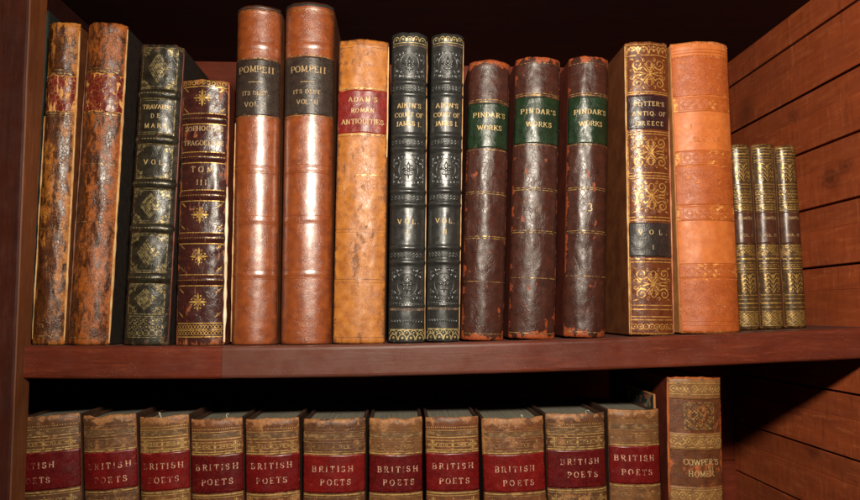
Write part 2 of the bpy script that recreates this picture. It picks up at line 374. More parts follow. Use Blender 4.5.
class Book:
    def __init__(b, name, label, quad, spine_mat, board_mat, page_mat, Y=662.0, A=62, bulge=9.0, depth=205, bands=(), group=None, base='shelf', H=None,
                 rough=.6, top_rough=1.6, seed=None, square=2.5, yaw=0.0, board_label=None, head=2.2):
        bl, br, yb, tl, tr, yt = quad
        b.seed = seed if seed is not None else random.uniform(0, 90)
        Yj = Y+bulge*.6
        P0, P1, P2, P3 = at(bl, yb, Yj), at(br, yb, Yj), at(tl, yt, Yj), at(tr, yt, Yj)
        b.w = ((P1.x-P0.x)+(P3.x-P2.x))/2-.9
        B, T = (P0+P1)/2, (P2+P3)/2
        lean = math.atan2(T.x-B.x, T.z-B.z)
        b.quad = quad; b.yb, b.yt = yb, yt
        lift = abs(b.w/2*math.sin(lean))
        zb = shelf_z(B.x)+.25+lift*.75 if base == 'shelf' else LOWER_Z+.3+lift
        if base == 'shelf':
            b.H = (T.z-zb)/math.cos(lean); b.z_of = lambda y: (yb-y)/(yb-yt)*b.H
            bx = B.x
        else:
            b.H = (T.z-zb)/math.cos(lean); bx = T.x-(T.z-zb)*math.tan(lean)
            sc = (T.z-B.z)/(yb-yt)/math.cos(lean); b.z_of = lambda y: b.H-(y-yt)*sc
        b.A = math.radians(A); b.bulge = bulge; b.bands = []; b.rough = rough; b.top_rough = top_rough; b.head = head
        for y, half, h in bands: b.bands.append((b.z_of(y), half, h))
        b.root = thing(name, label, 'book', (bx, Y+bulge, zb), (0, lean, yaw), group)
        b.hw = b.w/2
        # spine
        m = MB(); nu = 30; zs = [0]
        while zs[-1] < b.H: zs.append(min(b.H, zs[-1]+(1.3 if b.bands else 2.2)))
        nv = len(zs)-1
        g = []
        for j, z in enumerate(zs):
            row = []
            for i in range(nu+1):
                u = -1+2*i/nu; x = math.sin(u*b.A)/math.sin(b.A)*b.hw
                row.append(m.vert(b.P(x, z), (x/10, z/10), (i/nu, z/b.H)))
            g.append(row)
        gi = []
        for j, z in enumerate(zs):
            row = []
            for i in range(nu+1):
                u = -1+2*i/nu; x = math.sin(u*b.A)/math.sin(b.A)*b.hw
                p = b.P(x, z, -.2); row.append(m.vert((p[0]*.95, p[1]+3.0, p[2]-(0.8 if j == nv else 0)), (x/10, z/10+40), (i/nu, .5)))
            gi.append(row)
        for j in range(nv):
            for i in range(nu):
                m.f.append([g[j][i], g[j][i+1], g[j+1][i+1], g[j+1][i]])
                m.f.append([gi[j][i], gi[j+1][i], gi[j+1][i+1], gi[j][i+1]])
            m.f.append([g[j][0], g[j+1][0], gi[j+1][0], gi[j][0]]); m.f.append([g[j][nu], gi[j][nu], gi[j+1][nu], g[j+1][nu]])
        for i in range(nu):
            m.f.append([g[0][i], gi[0][i], gi[0][i+1], g[0][i+1]]); m.f.append([g[nv][i], g[nv][i+1], gi[nv][i+1], gi[nv][i]])
        b.spine = m.build('spine', spine_mat, b.root, smooth=True)
        # boards
        t = min(3.4, b.hw*.22)
        for sgn in (-1, 1):
            m = MB(); x0, x1 = (-b.hw, -b.hw+t) if sgn < 0 else (b.hw-t, b.hw)
            rj = random.uniform(-1.2, .3)
            m.box(x0, x1, .8, depth, .1, b.H-.6+rj*.6, .7)
            o = m.build('board', board_mat, b.root)
        # pages
        m = MB(); pw = b.hw-t-.15; ring = []
        n = 14
        for i in range(n+1):
            u = -1+2*i/n; x = math.sin(u*b.A)/math.sin(b.A)
            ring.append((x*pw, -b.bulge*(math.cos(u*b.A)-math.cos(b.A))/(1-math.cos(b.A))*.8+4.2))
        ring += [(pw, depth-5), (pw*.5, depth-8), (-pw*.5, depth-8), (-pw, depth-5)]
        lo = [m.vert((x, y, 2.5)) for x, y in ring]; hi = [m.vert((x, y, b.H-square-.5)) for x, y in ring]
        k = len(ring)
        for i in range(k): m.f.append([lo[i], lo[(i+1) % k], hi[(i+1) % k], hi[i]])
        m.f.append(lo[::-1]); m.f.append(hi)
        m.build('page_block', page_mat, b.root)
    def disp(b, u, z):
        d = 0.0
        for zc, half, h in b.bands:
            q = (z-zc)/half
            if abs(q) < 1: d += h*(1-q*q)**1.3*(1+.18*mnoise.noise((u*3, zc, b.seed)))
        e = min(z, b.H-z)
        if e < 3.5: d -= b.head*.45*(1-e/3.5)**2
        elif b.head > 0 and b.H-z < 9: d += .35*math.sin((b.H-z-3.5)/5.5*math.pi)
        d += b.rough*mnoise.noise((u*2.2+b.seed, z*.035, 1.7))+b.rough*.35*mnoise.noise((u*6+b.seed, z*.16, 5.1))
        return d
    def P(b, x, z, off=0.0):
        x = max(-b.hw, min(b.hw, x)); u = x/b.hw
        ph = math.asin(max(-1, min(1, u*math.sin(b.A))))
        y = -b.bulge*(math.cos(ph)-math.cos(b.A))/(1-math.cos(b.A))
        end_falloff = 1-max(0, (abs(u)-.86)/.14)*.7
        d = b.disp(u, z)*end_falloff+off
        zz = z
        if b.H-z < 14: zz += b.top_rough*(1-(b.H-z)/14)*(.8*mnoise.noise((u*1.7+b.seed, 2.2, 8))+.3*mnoise.noise((u*5+b.seed, 4.2, 8))+.15*mnoise.noise((u*14+b.seed, 4.2, 8)))
        if z < 6: zz += .5*(1-z/6)*abs(mnoise.noise((u*5+b.seed, 1.2, 3)))
        return (x+math.sin(ph)*d*.8, y-math.cos(ph)*d, zz)
    def ribbons(b, items, off=.3, emb=0.0):
        m = MB()
        for pts, w in items:
            if not isinstance(w, (list, tuple)): w = [w]*len(pts)
            P, W = [pts[0]], [w[0]]
            for (p0, p1, w0, w1) in zip(pts, pts[1:], w, w[1:]):
                L = math.hypot(p1[0]-p0[0], p1[1]-p0[1]); n = max(1, math.ceil(L/2.2))
                for i in range(1, n+1):
                    k = i/n; P.append((p0[0]+(p1[0]-p0[0])*k, p0[1]+(p1[1]-p0[1])*k)); W.append(w0+(w1-w0)*k)
            prev = None
            for i, (p, ww) in enumerate(zip(P, W)):
                a, c = P[max(0, i-1)], P[min(len(P)-1, i+1)]
                dx, dz = c[0]-a[0], c[1]-a[1]; L = math.hypot(dx, dz) or 1
                nx, nz = -dz/L, dx/L
                row = []
                for k in (-.5, 0, .5):
                    x, z = p[0]+nx*ww*k, p[1]+nz*ww*k
                    z = max(.3, min(b.H-.3, z))
                    row.append(m.vert(b.P(x, z, off+(emb if k == 0 else 0)), (x/10, z/10), (x/b.w+.5, z/b.H)))
                if prev:
                    m.f.append([prev[0], row[0], row[1], prev[1]]); m.f.append([prev[1], row[1], row[2], prev[2]])
                prev = row
        return m
    def tool(b, items, mat, name='gilt_tooling', parent=None, off=.3, emb=0.0):
        return b.ribbons(items, off, emb).build(name, mat, parent or b.spine, smooth=emb > 0)
    def label(b, y0, y1, mat, name='title_label', off=.45, cover=.985, ragged=.5):
        z0, z1 = b.z_of(y1), b.z_of(y0); m = MB(); nu, nv = 26, max(4, round((z1-z0)/1.6)); g = []
        for j in range(-1, nv+2):
            row = []
            for i in range(-1, nu+2):
                skirt = j < 0 or j > nv or i < 0 or i > nu
                u = (-1+2*min(max(i, 0), nu)/nu)*cover; k = min(max(j, 0), nv)/nv
                z = z0+(z1-z0)*k+ragged*mnoise.noise((u*4+b.seed, k*2, 6.6))
                x = math.sin(u*b.A)/math.sin(b.A)*b.hw
                row.append(m.vert(b.P(x, z, -.3 if skirt else off), (x/10, z/10), ((u+1)/2, k)))
            g.append(row)
        for r0, r1 in zip(g, g[1:]):
            for i in range(len(r0)-1): m.f.append([r0[i], r0[i+1], r1[i+1], r1[i]])
        return m.build(name, mat, b.root, smooth=True)
    def words(b, lines, mat, parent, off=.75, name='lettering', bold=.95):
        items = []
        for s, y, h, span, *cx in lines: items += text(s, cx[0] if cx else 0, b.z_of(y), h*.86, span, bold=bold)
        return b.tool(items, mat, name, parent, off)
    def joint(b, side, y0, y1, mat, r=1.3, name='worn_joint'):
        m = MB(); z0, z1 = b.z_of(y1), b.z_of(y0); n = max(8, int((z1-z0)/3)); prev = None
        for j in range(n+1):
            z = max(.2, min(b.H-.5, z0+(z1-z0)*j/n)); rr = r*.85*(.8+.5*mnoise.noise((z*.09, b.seed, side)))*(1-.6*abs(2*j/n-1)**6)
            cx = side*(b.hw-.2)+.25*mnoise.noise((z*.05, b.seed+4, side)); row = []
            for k in range(7):
                a = math.radians(-180+k*30) if True else 0
                p = (cx+rr*math.cos(a), -.6+rr*1.3*math.sin(a), z); row.append(m.vert(p, (k/8, z/10), (.5, j/n)))
            if prev:
                for k in range(6): m.f.append([prev[k], prev[k+1], row[k+1], row[k]])
            prev = row
        return m.build(name, mat, b.root, smooth=True)

# ------------------------------------------------------------------ shared materials
PAGES = plain('old_page_edges', (140, 122, 96), (176, 156, 124), (900, 25, 900), .85)
PAGES_DUSTY = plain('dusty_page_tops', (84, 80, 70), (122, 114, 98), (1100, 14, 1100), .9, (.3, .7), .4)
CREAM = plain('bare_pasteboard', (214, 176, 120), (172, 116, 66), (300, 300, 90), .8)
BOARD_BROWN = plain('brown_board', (112, 62, 30), (84, 42, 20), (120, 60, 60), .5)
BOARD_RED = plain('red_brown_board', (96, 36, 20), (70, 24, 14), (120, 60, 60), .5)
BOARD_DARK = plain('dark_board', (44, 34, 28), (30, 24, 22), (200, 160, 160), .55)
BOARD_UMBER = plain('umber_board', (72, 44, 28), (48, 30, 22), (120, 60, 60), .55)
BOARD_GREEN = plain('dark_green_board', (38, 44, 40), (24, 30, 28), (200, 160, 160), .6)
BOARD_TAN = plain('tan_board', (170, 112, 62), (140, 86, 44), (120, 60, 60), .6)
GOLD = gilt('bright_gilt', (212, 164, 82), (66, 40, 24), .385)
GOLD_WORN = gilt('worn_gilt', (214, 168, 92), (58, 34, 22), .47, .1, 3.0)
GOLD_PALE = gilt('pale_gilt', (180, 158, 104), (50, 40, 28), .455, .1, 3.0)
GOLD_TAN = gilt('rubbed_gilt_on_tan', (232, 188, 112), (104, 72, 42), .42, .12, 2.0)
LET = gilt('gilt_letters', (208, 174, 118), (84, 60, 42), .335, .1, 2.2, .2, .5)
LET_WORN = gilt('faded_gilt_letters', (186, 154, 108), (92, 66, 48), .38, .1, 2.6, .2, .5)
LET_FAINT = gilt('faint_gilt_number', (190, 150, 100), (84, 46, 24), .5, .12, 2.0, .1, .5)
LET_GHOST = gilt('rubbed_letters_on_red', (186, 116, 88), (92, 16, 16), .46, .1, 2.2, .1, .5)
LINT = plain('pale_lint', (190, 180, 165), (150, 140, 125))
LET_ON_RED = gilt('gilt_letters_on_red', (228, 178, 150), (96, 22, 18), .42, .1, 2.2, .2, .5)
# ------------------------------------------------------------------ top row, left to right
x97 = .94
# hidden green book behind the stile
hid = Book('old_book', 'dark green volume mostly hidden behind the left stile, only its top corner showing', (22, 34, 334, 38, 49, 10), BOARD_GREEN, BOARD_GREEN, PAGES, Y=700, bulge=4, depth=190)

CALF = dict(crack=.8, crack_sc=3.6, crack_col=(40, 18, 9), crack_w=.09, rough=.33, worn_rough=.5, bump=.42, spec=.55, macro=.42)
m1 = leather('scuffed_dark_calf', (90, 46, 20), (48, 24, 13), (164, 90, 28), (188, 122, 46), th=.50, soft=.14, ws=(2.2, .75), edge=.25, seed=1, **CALF)
m2 = leather('scuffed_tan_calf', (84, 42, 19), (44, 22, 12), (168, 90, 27), (136, 68, 20), th=.45, soft=.14, ws=(2.1, .7), edge=.2, seed=2, **CALF)
lab_r1 = leather('flaking_red_label', (112, 18, 22), (82, 12, 18), (214, 160, 80), (190, 120, 66), th=.53, soft=.03, ws=(3.4, .8), edge=.15, crack=.5, crack_col=(190, 130, 70), rough=.3, bump=.4, seed=3)
lab_r2 = leather('cracked_red_label', (104, 14, 18), (76, 10, 14), (210, 150, 76), th=.565, soft=.03, ws=(2.6, .8), edge=.1, crack=.5, crack_col=(176, 110, 60), rough=.3, bump=.4, seed=5)
b = Book('old_book', 'scuffed dark calf volume with flaking red label, first beside the left stile', (30.5, 63, 341.5, 47.5, 80, 23.5), m1, BOARD_BROWN, PAGES, A=58, bulge=8, group='worn calf volumes with red labels', top_rough=2.4, rough=1.0)
L = b.label(78, 115, lab_r1, ragged=1.6)
b.tool([hl(b.hw*.9, b.z_of(y), w) for y, w in ((76.5, 1.0), (117, 1.4), (73, .7), (119.5, .6), (333, .8), (168, .6), (230, .6))]+zigzag(b.hw*.85, b.z_of(114), 2.5, 9, .8), GOLD_WORN)
b.words([('6', 322, 8, None, -3)], LET_FAINT, b.spine, .35, 'gilt_number')
b.joint(1, 30, 338, CREAM, 1.5); b.joint(-1, 118, 336, CREAM, 1.1)
b = Book('old_book', 'scuffed orange brown calf volume with cracked red label and gilt 63 at the foot', (66, 107.5, 343, 86, 127.5, 24.5), m2, BOARD_DARK, PAGES, A=62, bulge=11, group='worn calf volumes with red labels', top_rough=2.0, rough=1.0, depth=215)
L = b.label(77, 116, lab_r2, ragged=1.6)
b.tool([hl(b.hw*.9, b.z_of(y), w) for y, w in ((75, 1.0), (118, 1.0), (72, .6), (168, .6), (225, .6), (336, .7))]+zigzag(b.hw*.8, b.z_of(79), 2.4, 12, .7), GOLD_WORN)
b.words([('63', 322, 9, 20, -6)], LET_FAINT, b.spine, .35, 'gilt_number')
b.joint(1, 28, 341, CREAM, 1.7); b.joint(-1, 40, 330, BOARD_BROWN, 1.4)

# travaux de mars
m3 = leather('near_black_green_morocco', (44, 40, 28), (26, 22, 18), (88, 70, 38), (70, 30, 22), th=.62, ws=(1.4, .9), edge=.15, crack=.4, crack_sc=2.2, crack_col=(14, 10, 8), rough=.33, bump=.5, seed=6)
bands = [(y, 5.5, 2.6) for y in (97, 143, 187, 231, 279)]
b = Book('old_book', 'blackish green leather volume with five raised bands and gilt diamond lozenges', (121, 168, 343.5, 140, 183.5, 46), m3, BOARD_DARK, PAGES, A=64, bulge=10, bands=bands, top_rough=3.0, rough=.8)
it = []; X = b.hw*.78
for y0, y1, kind in ((50, 92, 'l'), (102, 138, 't'), (148, 182, 'c'), (192, 226, 'l'), (236, 274, 'l'), (285, 314, 'l')):
    z0, z1 = b.z_of(y1), b.z_of(y0)
    it += [rect(-X, X, z0, z1, .8)]
    if kind == 'l': it += lozenge(0, (z0+z1)/2, X*.6, (z1-z0)*.36, .9)+corners(X-1, z0+1, z1-1, 7.5, .8)
    if kind == 'c': it += corners(X-1, z0+1, z1-1, 7, .8)
for y in (97, 143, 187, 231, 279): it += dashes(X, b.z_of(y), 12, 1.0)+[hl(X, b.z_of(y-7), .5), hl(X, b.z_of(y+7), .5)]
it += lattice(X, b.z_of(335), b.z_of(317), 6, .7)+[hl(X, b.z_of(316), .8), hl(X, b.z_of(336), .8)]
b.tool(it, GOLD_PALE)
b.words([('TRAVAUX', 110.5, 5, 28), ('DE', 119.5, 4.8, 13), ('MARS', 129.5, 5, 24), ('VOL', 166, 5.4, 21)], LET, b.spine, .35)
b.joint(1, 52, 340, BOARD_RED, 1.6)

# sophocles
m4 = leather('purple_brown_calf', (62, 28, 24), (40, 18, 20), (128, 62, 28), (150, 84, 44), th=.6, ws=(1.2, .5), edge=.2, crack=.35, crack_sc=1.8, crack_col=(20, 8, 8), rough=.28, bump=.45, seed=8)
red4 = leather('red_brown_patch', (120, 50, 26), (92, 34, 20), (60, 26, 20), th=.58, rough=.3, seed=9)
bands = [(y, 5.0, 2.4) for y in (121, 160, 198, 240, 281)]
b = Book('old_book', 'shorter purple brown leather volume with gilt star flowers between raised bands', (174.5, 224, 343.5, 181, 229.5, 81), m4, BOARD_RED, PAGES, A=60, bulge=8, bands=bands, top_rough=2.0, rough=.8)
X = b.hw*.9; it = rings(X, b.z_of(85), 9, 1.6, .8)+[hl(X, b.z_of(82.5), .7), hl(X, b.z_of(88.5), 1.0)]
for y in (100, 217, 258, 302): it += star(-1, b.z_of(y), 9.0)
for y0, y1 in ((91, 112), (207, 229), (248, 270), (291, 314)):
    for sx in (-1, 1):
        for y in (y0, y1):
            it += [petal(sx*X*.84, b.z_of(y), 45 if sx > 0 else 135, -4, 4, 1.1), petal(sx*X*.84, b.z_of(y), -45, -2, 2, .8)]
for y in (121, 160, 198, 240, 281): it += dashes(X, b.z_of(y-5.4), 16, .9, .8)+[hl(X, b.z_of(y+5.4), .9)]+dashes(X, b.z_of(y), 18, .5)
it += chain(X, b.z_of(326), 4, 14, .6)+chain(X, b.z_of(332), 4, 14, .6)+[hl(X, b.z_of(y), 1.0) for y in (322.5, 329, 335.5)]
b.tool(it, GOLD)
b.words([('SOPHOCLES', 131, 5.4, 38), ('TRAGOEDIAE', 145.5, 5.4, 40), ('TOM', 172, 6.5, 26), ('III', 185, 6, 13)], LET_WORN, b.spine, .35)
b.joint(1, 188, 341, plain('white_bare_joint', (236, 222, 196), (206, 180, 140), (200, 200, 60), .8), 2.2); b.joint(1, 84, 187, BOARD_TAN, 1.1)

# pompeii pair
blk = leather('black_title_label', (52, 40, 34), (36, 28, 26), (104, 84, 66), th=.66, ws=(1.5, 1.5), edge=.05, crack=.3, crack_sc=3, crack_col=(90, 70, 56), rough=.33, bump=.4, seed=11)
for k, (q, lab, ly, wd, cat) in enumerate((
    ((229.5, 275.5, 345, 235.5, 281.5, 8.5), 'tall glossy chestnut calf volume with black label, left one of the two', (64.5, 121), [('POMPEII', 75, 7.2, 35), ('ITS DEST.', 99, 4.6, 27), ('VOL. I', 110.5, 5.2, 22)], 3),
    ((280.5, 330, 345.5, 283.5, 335.5, 5.5), 'tallest glossy chestnut calf volume with rubbed black label, right of the two', (62, 121), [('POMPEII', 75, 7.2, 36), ('ITS DEST.', 98, 4.6, 30), ('VOL. II', 108.5, 5.2, 22)], 4))):
    m5 = leather('glossy_chestnut_calf', (146, 72, 27), (118, 53, 20), (84, 35, 14), (104, 48, 20), th=.62, soft=.2, ws=(.9, .4), edge=.35, edge_amt=.3, crack=.3, crack_sc=6, crack_col=(96, 42, 18), rough=.33, worn_rough=.42, bump=.5, grain=9, seed=12+k*5, spec=.9, coat=1.0)  # browner towards both joints: edge shading painted into the leather colour
    b = Book('old_book', lab, q, m5, BOARD_BROWN, PAGES, A=68, bulge=14, bands=[(y, 3.4, .45) for y in (50, 175, 225, 278)], group='tall chestnut calf pair with black labels', top_rough=1.2, rough=.35, depth=220)
    L = b.label(ly[0], ly[1], blk, ragged=.9)
    X = b.hw*.95
    b.tool([hl(X, b.z_of(ly[0]-1), .9), hl(X, b.z_of(ly[1]+1), .7), hl(X, b.z_of(14), .5)], GOLD_WORN)
    b.words(wd, LET_WORN, L); b.tool([hl(7, b.z_of(88), .7)], LET_WORN, 'lettering', L, .8)
    b.tool([hl(X, b.z_of(y), .7) for y in (46, 54, 171, 179, 221, 229, 274, 282, 17, 11)], m5, 'blind_fillet', None, .12, .35)
    b.label(q[5]+.8, q[5]+4.2, BOARD_DARK, 'dark_head_cap', .25, 1.0, .6)
    if k == 0: b.joint(-1, 126, 342, CREAM, 1.0)

# roman antiquities
m7 = leather('mottled_tan_calf', (182, 114, 46), (150, 86, 33), (120, 70, 32), (96, 56, 30), th=.57, soft=.12, ws=(1.6, 1.0), macro=.26, edge=.16, edge_amt=.22, ends=.1, crack=.4, crack_sc=3.4, crack_col=(120, 66, 28), rough=.42, worn_rough=.6, bump=.5, seed=21)
lab7 = leather('dull_red_label', (124, 26, 22), (96, 18, 18), (170, 84, 52), th=.62, ws=(1.6, 1), edge=.06, crack=.4, crack_sc=3, crack_col=(84, 18, 16), rough=.35, seed=22)
b = Book('old_book', 'mottled tan calf volume with flat spine and red label, right of tall chestnut pair', (332.5, 384.5, 344, 338.5, 389.5, 41), m7, BOARD_TAN, PAGES, A=38, bulge=6.5, top_rough=2.6, rough=.9)
L = b.label(93, 137, lab7, ragged=.7)
b.words([("ADAM'S", 103, 5.4, 31), ('ROMAN', 114, 5, 24), ('ANTIQUITIES', 125.5, 5.6, 43)], LET, L)
X = b.hw*.95
b.tool([hl(X, b.z_of(y), .8) for y in (91.5, 138.5)]+[([(-X*.2, b.z_of(179)), (X*.85, b.z_of(179))], .8)], GOLD_TAN)
b.tool([hl(X, b.z_of(y), .7) for y in (92, 140, 233, 282)]+[hl(X, b.z_of(y), .5) for y in (46, 49, 236, 285, 338)], leather('blind_tan_rule', (120, 70, 32), (150, 92, 44), (90, 50, 24), seed=4), 'blind_fillet', None, .15)
b.joint(1, 46, 160, plain('pale_bare_joint', (226, 196, 146), (190, 140, 84), (200, 200, 60), .8), 1.1)

# aikin pair
m8 = leather('glossy_black_morocco', (36, 36, 35), (27, 27, 27), (92, 84, 74), th=.70, ws=(1.6, 1.1), edge=.08, edge_amt=.1, ends=.12, rough=.36, bump=.4, grain=7, seed=30, spec=.8)
m8e = leather('embossed_black_morocco', (42, 42, 41), (30, 30, 30), (92, 84, 74), th=.72, rough=.34, bump=.25, seed=31, spec=.8)
for k, (q, lab, num) in enumerate((((387.5, 425.5, 343.5, 391.5, 428, 34.5), 'embossed black leather volume numbered I, right beside the tan one', 'I'),
                              ((426.5, 459, 343.5, 430.5, 465.5, 35.5), 'embossed black leather volume numbered II, beside the first green label', 'II'))):
    yb = (86, 98.5, 140.5, 153.5, 196, 209, 252, 266)
    b = Book('old_book', lab, q, m8, BOARD_DARK, PAGES, A=66, bulge=10, bands=[(y, 3.0, 1.7) for y in yb]+[(308, 2.5, 1.0)], group='embossed black leather pair', top_rough=1.6, rough=.5)
    X = b.hw*.9; it = []
    for y in yb: it += dashes(X, b.z_of(y-3.6), 16, .8)+dashes(X, b.z_of(y+3.6), 16, .8)
    for y in (92, 147, 202.5, 259): it += lattice(X, b.z_of(y+2.7), b.z_of(y-2.7), 9, 1.0)+zigzag(X, b.z_of(y), 4, 10, .8)
    for y, hh in ((68, 14), (175, 15), (288, 16)):
        it += palmette(0, b.z_of(y), 8, 2.0)+corners(X*.92, b.z_of(y+hh), b.z_of(y-hh), 9.5, 2.4)+[(arc(0, b.z_of(y), 9.5, 11.5, 0, 360, 24), .6)]
    it += zigzag(X, b.z_of(306), 3, 12, .9)+zigzag(X, b.z_of(323), 4, 12, 1.0)+dashes(X, b.z_of(53), 16, .9)
    b.tool(it, m8e, 'embossed_ornament', None, .1, 1.15)
    b.tool([hl(X, b.z_of(311.5), 2.6), hl(X, b.z_of(48), 1.6)], gilt('brown_rubbed_fillet', (150, 118, 88), (66, 54, 46), .5, .1, 2.2, .1, .5), 'rubbed_fillet')
    b.tool(scallop(b.hw*.93, b.z_of(341), 6, 4, 1.1)+scallop(b.hw*.93, b.z_of(335.5), 4, 5, .8)+[hl(X, b.z_of(331), 1.0)]+scallop(X, b.z_of(44), 5, 5, .9)+[hl(X, b.z_of(45.5), .8)], gilt('gilt_on_black', (212, 188, 130), (60, 50, 36), .4, .1))
    b.words([("AIKIN'S", 110, 5.4, b.hw*1.35), ('COURT OF', 119.5, 5.0, b.hw*1.55), ('JAMES I.', 128.5, 5.4, b.hw*1.4), ('VOL.', 226, 5.4, b.hw*1.25), (num, 236.5, 5.4, None)], LET, b.spine, .4)
    b.joint(1, 40, 340, CREAM, .7)

# pindar set
grn = leather('dark_green_label', (24, 44, 24), (17, 32, 18), (58, 66, 38), th=.63, edge=.08, crack=.45, crack_sc=3, crack_col=(12, 22, 12), rough=.33, bump=.4, grain=6, seed=40)
for k, (q, lab, ly, wy, no, lines, bands) in enumerate((
    ((461, 504.5, 340.5, 469.5, 511, 62.5), 'crackled dark brown volume with green label, leftmost and shortest of three', (107, 152), (119, 132), ('1', 213), (103.5, 105.5, 154, 196, 198, 240, 242, 284, 334), ()),
    ((508.5, 556.5, 338.5, 516.5, 561.5, 59.5), 'crackled dark brown volume with green label numbered 2, middle of three', (101, 147.5), (115.5, 128.5), ('2', 213), (97, 99, 149, 192, 194, 234, 236, 280, 333), ()),
    ((563.5, 607.5, 338, 570.5, 609.5, 58.5), 'crackled dark brown volume with green label numbered 3, rightmost of three', (100.5, 147.5), (116, 128), ('3', 212), (97, 99, 149, 192, 194, 235, 237, 279, 333), ()))):
    mp = leather('crackled_dark_brown_calf', (64, 33, 25), (44, 22, 18), (156, 70, 24), (126, 54, 22), th=.645, soft=.03, macro=.24, ws=(1.0, .6), edge=.24, edge_amt=.19, ends=.26, crack=.7, crack_sc=2.3, crack_col=(30, 14, 11), crack_w=.055, rough=.37, bump=.34, grain=8, seed=41+k*3)
    b = Book('old_book', lab, q, mp, BOARD_RED, PAGES, A=68, bulge=13, group='crackled brown set with green labels', top_rough=1.8, rough=1.0)
    L = b.label(ly[0], ly[1], grn)
    b.words([("PINDAR'S", wy[0], 5.6, b.hw*1.55), ('WORKS', wy[1], 5.6, b.hw*1.15)], LET, L)
    X = b.hw*.96
    b.tool([hl(X, b.z_of(y), .75) for y in lines]+dashes(X, b.z_of(66), 14, .6), GOLD_WORN)
    b.words([(no[0], no[1], 9, None)], LET if k == 2 else LET_FAINT, b.spine, .4, 'gilt_number', .75)

# potter
m13 = leather('russet_calf', (104, 52, 24), (78, 36, 18), (150, 88, 44), (60, 28, 16), th=.62, ws=(1.2, .7), edge=.12, edge_amt=.2, ends=.15, crack=.25, crack_sc=3, rough=.3, bump=.4, seed=50)
lab13 = leather('black_brown_label', (46, 22, 26), (34, 16, 20), (92, 60, 50), th=.68, edge=.05, crack=.4, crack_sc=3, crack_col=(76, 48, 42), rough=.3, seed=51)
lab13b = leather('dull_black_label', (44, 36, 34), (30, 26, 26), (92, 70, 56), th=.66, edge=.05, crack=.4, crack_sc=3, crack_col=(80, 60, 50), rough=.34, seed=52)
b = Book('old_book', 'russet leather volume with thick gilt scrollwork and two black labels, showing its brown side', (630, 675.5, 336, 625, 668.5, 43), m13, BOARD_BROWN, PAGES, A=52, bulge=8, top_rough=2.6, rough=.7, depth=215)
L = b.label(98.5, 133, lab13, cover=.96); L2 = b.label(226.5, 260, lab13b, 'volume_label', cover=.96)
b.words([("POTTER'S", 107.5, 5.2, 32), ('ANTIQ. OF', 117.3, 5.0, 36), ('GREECE', 127.3, 5.0, 31)], LET, L)
b.words([('VOL.', 236, 5.4, 34), ('I', 251, 4.6, None)], LET, L2)
X = b.hw*.93; it = []
for y in (76.5, 156.5, 200.5, 286.5): it += arabesque(0, b.z_of(y), b.hw*.86, 17, 1.6)
it += scallop(X, b.z_of(56), 8, 4, 1.1)+scallop(X, b.z_of(48), 4, 4, 1.0, False)+[hl(X, b.z_of(y), 1.0) for y in (46, 57.5, 95, 97, 135.5, 138, 177, 180, 182.5, 221, 224, 262, 265, 307, 311, 318, 321, 334)]
it += rings(X, b.z_of(327.5), 8, 2.6, .9)+dots(X, b.z_of(327.5), 8, .9)+[([(-X, b.z_of(44)), (-X, b.z_of(335))], .8)]
b.tool(it, gilt('rich_gilt', (222, 164, 84), (112, 62, 28), .42, .12, 2.4))
b.joint(-1, 46, 334, CREAM, 1.2); b.joint(1, 120, 334, plain('pink_bare_joint', (196, 130, 96), (150, 80, 54), (200, 200, 60), .8), 1.1)

# orange book
m14 = leather('orange_tan_calf', (196, 110, 50), (178, 92, 38), (150, 72, 28), (208, 132, 72), th=.6, soft=.1, ws=(1.2, .8), edge=.1, edge_amt=.12, ends=.22, crack=.15, crack_sc=5, crack_col=(150, 70, 30), rough=.5, worn_rough=.6, bump=.45, grain=6, seed=60)
m14d = leather('stamped_orange_calf', (168, 84, 30), (148, 68, 24), (214, 160, 84), (190, 110, 50), th=.6, soft=.06, ws=(2.4, 2.4), edge=.05, rough=.5, bump=.4, seed=61)
b = Book('old_book', 'stout bright orange calf volume with stamped ornament bands, beside the small gilt volumes', (681, 743, 332, 671.5, 729, 43.5), m14, BOARD_TAN, PAGES, A=56, bulge=11, top_rough=1.4, rough=.7, depth=215)
X = b.hw*.95; it = []
for y in (107.5, 161, 216, 272):
    z = b.z_of(y); it += [hl(X, z+7.5, .8), hl(X, z-7.5, .8)]+chain(X*.8, z, 8, 6, 1.3)+rings(X*.8, z, 6, 2.2, .9)+[([(-X*.85, z-5.5), (-X*.85, z+5.5), (X*.85, z+5.5), (X*.85, z-5.5), (-X*.85, z-5.5)], .7)]
for y0, y1, s in ((64, 97, 1), (171, 206, 2), (282, 316, 3)):
    it += speckle(X*.9, b.z_of(y1), b.z_of(y0), 330, .7, s)+[(spiral(cx_, b.z_of(y0)+(b.z_of(y1)-b.z_of(y0))*f_, random.uniform(3, 6), random.uniform(0, 360), random.uniform(.6, 1.3), random.choice((-1, 1)), 14, .6)) for j_, (cx_, f_) in enumerate([(a_*X*.3, c_) for a_ in (-2.4, -1.2, 0, 1.2, 2.4) for c_ in (.2, .5, .8)])]
m14p = leather('tooled_orange_panel', (170, 84, 32), (150, 68, 24), (196, 110, 48), (214, 140, 70), th=.6, soft=.1, ws=(2, 2), edge=.1, crack=.3, crack_sc=6, crack_col=(120, 52, 18), rough=.5, bump=.6, seed=63)
m14b = leather('rubbed_gilt_band', (176, 90, 36), (158, 74, 28), (230, 170, 90), (206, 130, 62), th=.585, soft=.06, ws=(1.2, 1.6), edge=.3, edge_amt=.1, crack=.2, crack_sc=6, rough=.45, bump=.5, seed=67, macro=.3)
for y0, y1 in ((58, 99), (169, 208), (280, 331)): b.label(y0, y1, m14p, 'tooled_panel', .12, 1.0)
